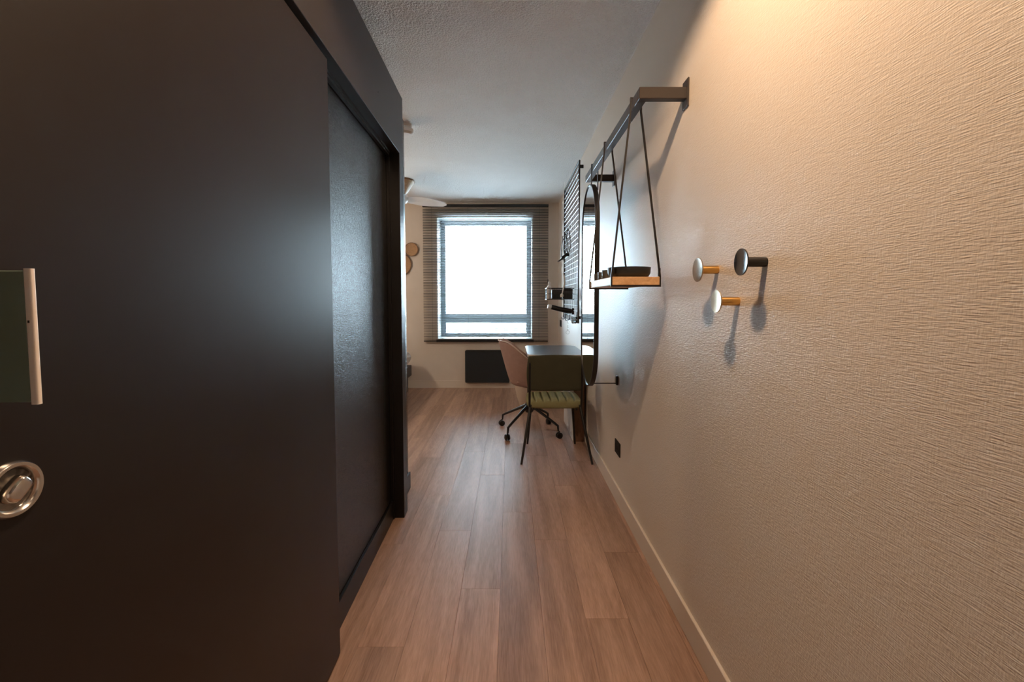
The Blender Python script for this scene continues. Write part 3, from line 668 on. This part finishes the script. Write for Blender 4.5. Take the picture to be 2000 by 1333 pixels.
# bed, only its far corner shows
bd = thing('bed', 'white bed with a dark base, its corner showing past the black wall', 'bed', (-1.95, 5.0, 0))
obj('bed_base', bxm((-0.65, 0.65, -1.0, 0.93, 0.215, 0.355), bev=0.008, seg=2), 'bed_frame', bd)
obj('mattress', padm(lambda a, b, h: Vector((a * 0.655, -0.02 + b * 0.975, 0.455 + h)), 20, 28, k=0.06, hi=0.095, lo=0.10, p=22, e=0.4), 'linen', bd, smooth=True)
for x in (-0.6, 0.575):
    for y in (-0.95, 0.885): obj('leg', bxm((x - 0.03, x + 0.03, y - 0.03, y + 0.03, 0, 0.22), bev=0.004, seg=1), 'bed_frame', bd)

# rattan discs on the back wall
def basket_disc(x, z, r, lab):
    t = thing('rattan_disc', lab, 'wall decor', (x, BY, z), 0, 'rattan discs on the back wall')
    prof = [(0.0, 0.012)]
    for i in range(1, 11): prof.append((r * 0.95 * i / 10, 0.012 + 0.018 * (i / 10) ** 3 + (0.0022 if i % 2 else 0)))
    prof += [(r * 0.95, 0.004), (0, 0.0)]
    obj('weave', lathem(prof, 36, '-y'), 'rattan', t, smooth=True)
    obj('rim', tubem([(r * math.cos(2 * math.pi * k / 36), -0.026, r * math.sin(2 * math.pi * k / 36)) for k in range(36)], 0.0065, 6, closed=True), 'rattan_rim', t, smooth=True)
basket_disc(-1.332, 1.882, 0.087, 'small round woven rattan disc on the wall left of the window')
basket_disc(-1.487, 1.682, 0.150, 'larger woven rattan disc half hidden behind the black wall')

# ceiling fan
fan = thing('ceiling_fan', 'ceiling fan with a wooden cone and pale blades over the bed', 'fan', (-1.195, 5.02, CZ))
obj('canopy', lathem([(0.0, 0.0), (0.145, 0.0), (0.150, -0.012), (0.142, -0.03), (0.055, -0.155), (0.0, -0.155)], 32, 'z'), 'fan_wood', fan, smooth=True)
obj('canopy_rim', tubem([(0.1495 * math.cos(2 * math.pi * k / 32), 0.1495 * math.sin(2 * math.pi * k / 32), -0.014) for k in range(32)], 0.005, 6, closed=True), 'rattan_rim', fan, smooth=True)
obj('motor', lathem([(0.0, -0.15), (0.055, -0.15), (0.075, -0.17), (0.08, -0.21), (0.06, -0.245), (0.0, -0.25)], 28, 'z'), 'fan_white', fan, smooth=True)
for k in range(3):
    a = R(18 + 120 * k)
    bm = bmesh.new(); L0, L1, nseg = 0.06, 0.50, 14; rw = []
    for i in range(nseg + 1):
        t_ = i / nseg; x = L0 + (L1 - L0) * t_
        wd = (0.05 + 0.03 * math.sin(math.pi * min(1, t_ * 1.2))) * (1 if t_ < 0.82 else math.sqrt(max(0.02, 1 - ((t_ - 0.82) / 0.18) ** 2)))
        dz = -0.20 - 0.03 * t_ * t_
        rw.append([(x, -wd, dz + 0.022 * wd / 0.08), (x, wd, dz - 0.034 * wd / 0.08)])
    Vt = [[bm.verts.new((x, y, z + h)) for x, y, z in r for h in (0.005, -0.005)] for r in rw]
    for P, Q in zip(Vt, Vt[1:]):
        bm.faces.new((P[0], P[2], Q[2], Q[0])); bm.faces.new((P[1], Q[1], Q[3], P[3]))
        bm.faces.new((P[0], Q[0], Q[1], P[1])); bm.faces.new((P[2], P[3], Q[3], Q[2]))
    bm.faces.new(Vt[0]); bm.faces.new(Vt[-1])
    bmesh.ops.transform(bm, matrix=Matrix.Rotation(a, 4, 'Z'), verts=bm.verts[:])
    obj('blade', bm, 'fan_white', fan, smooth=True)

# smoke detector
sd = thing('smoke_detector', 'white smoke detector on the ceiling beside the black cabin', 'smoke detector', (-0.782, 3.44, CZ))
obj('detector_base', lathem([(0.0, 0.0), (0.052, 0.0), (0.052, -0.022), (0.046, -0.026), (0, -0.026)], 32, 'z'), 'white', sd, smooth=True)
obj('detector_body', lathem([(0.0, -0.026), (0.05, -0.026), (0.062, -0.034), (0.063, -0.06), (0.05, -0.075), (0.0, -0.079)], 32, 'z'), 'white', sd, smooth=True)

# unseen pendant added behind the cabin as warm fill for the back wall
pd = thing('added_fill_pendant', 'unseen white globe pendant added over the bed as warm fill light', 'lamp', (-2.2, 4.3, CZ))
obj('canopy', lathem([(0.0, 0.0), (0.05, 0.0), (0.045, -0.025), (0.0, -0.028)], 20, 'z'), 'white', pd, smooth=True)
obj('cord', tubem([(0, 0, -0.02), (0, 0, -0.36)], 0.003, 6), 'steel_black', pd)
obj('globe', lathem([(0.03, -0.355), (0.09, -0.39), (0.12, -0.45), (0.12, -0.50), (0.09, -0.56), (0.0, -0.59)], 24, 'z'), emit_mat('fill_globe', (1.0, 0.78, 0.58), 6.0), pd, smooth=True)
pld = bpy.data.lights.new('fill_bulb', 'POINT'); plo = bpy.data.objects.new('fill_bulb', pld); COL.objects.link(plo)
pld.energy = FILL_W; pld.color = (1.0, 0.78, 0.58); pld.shadow_soft_size = 0.06; plo.parent = pd; plo.location = (0, 0, -0.66)
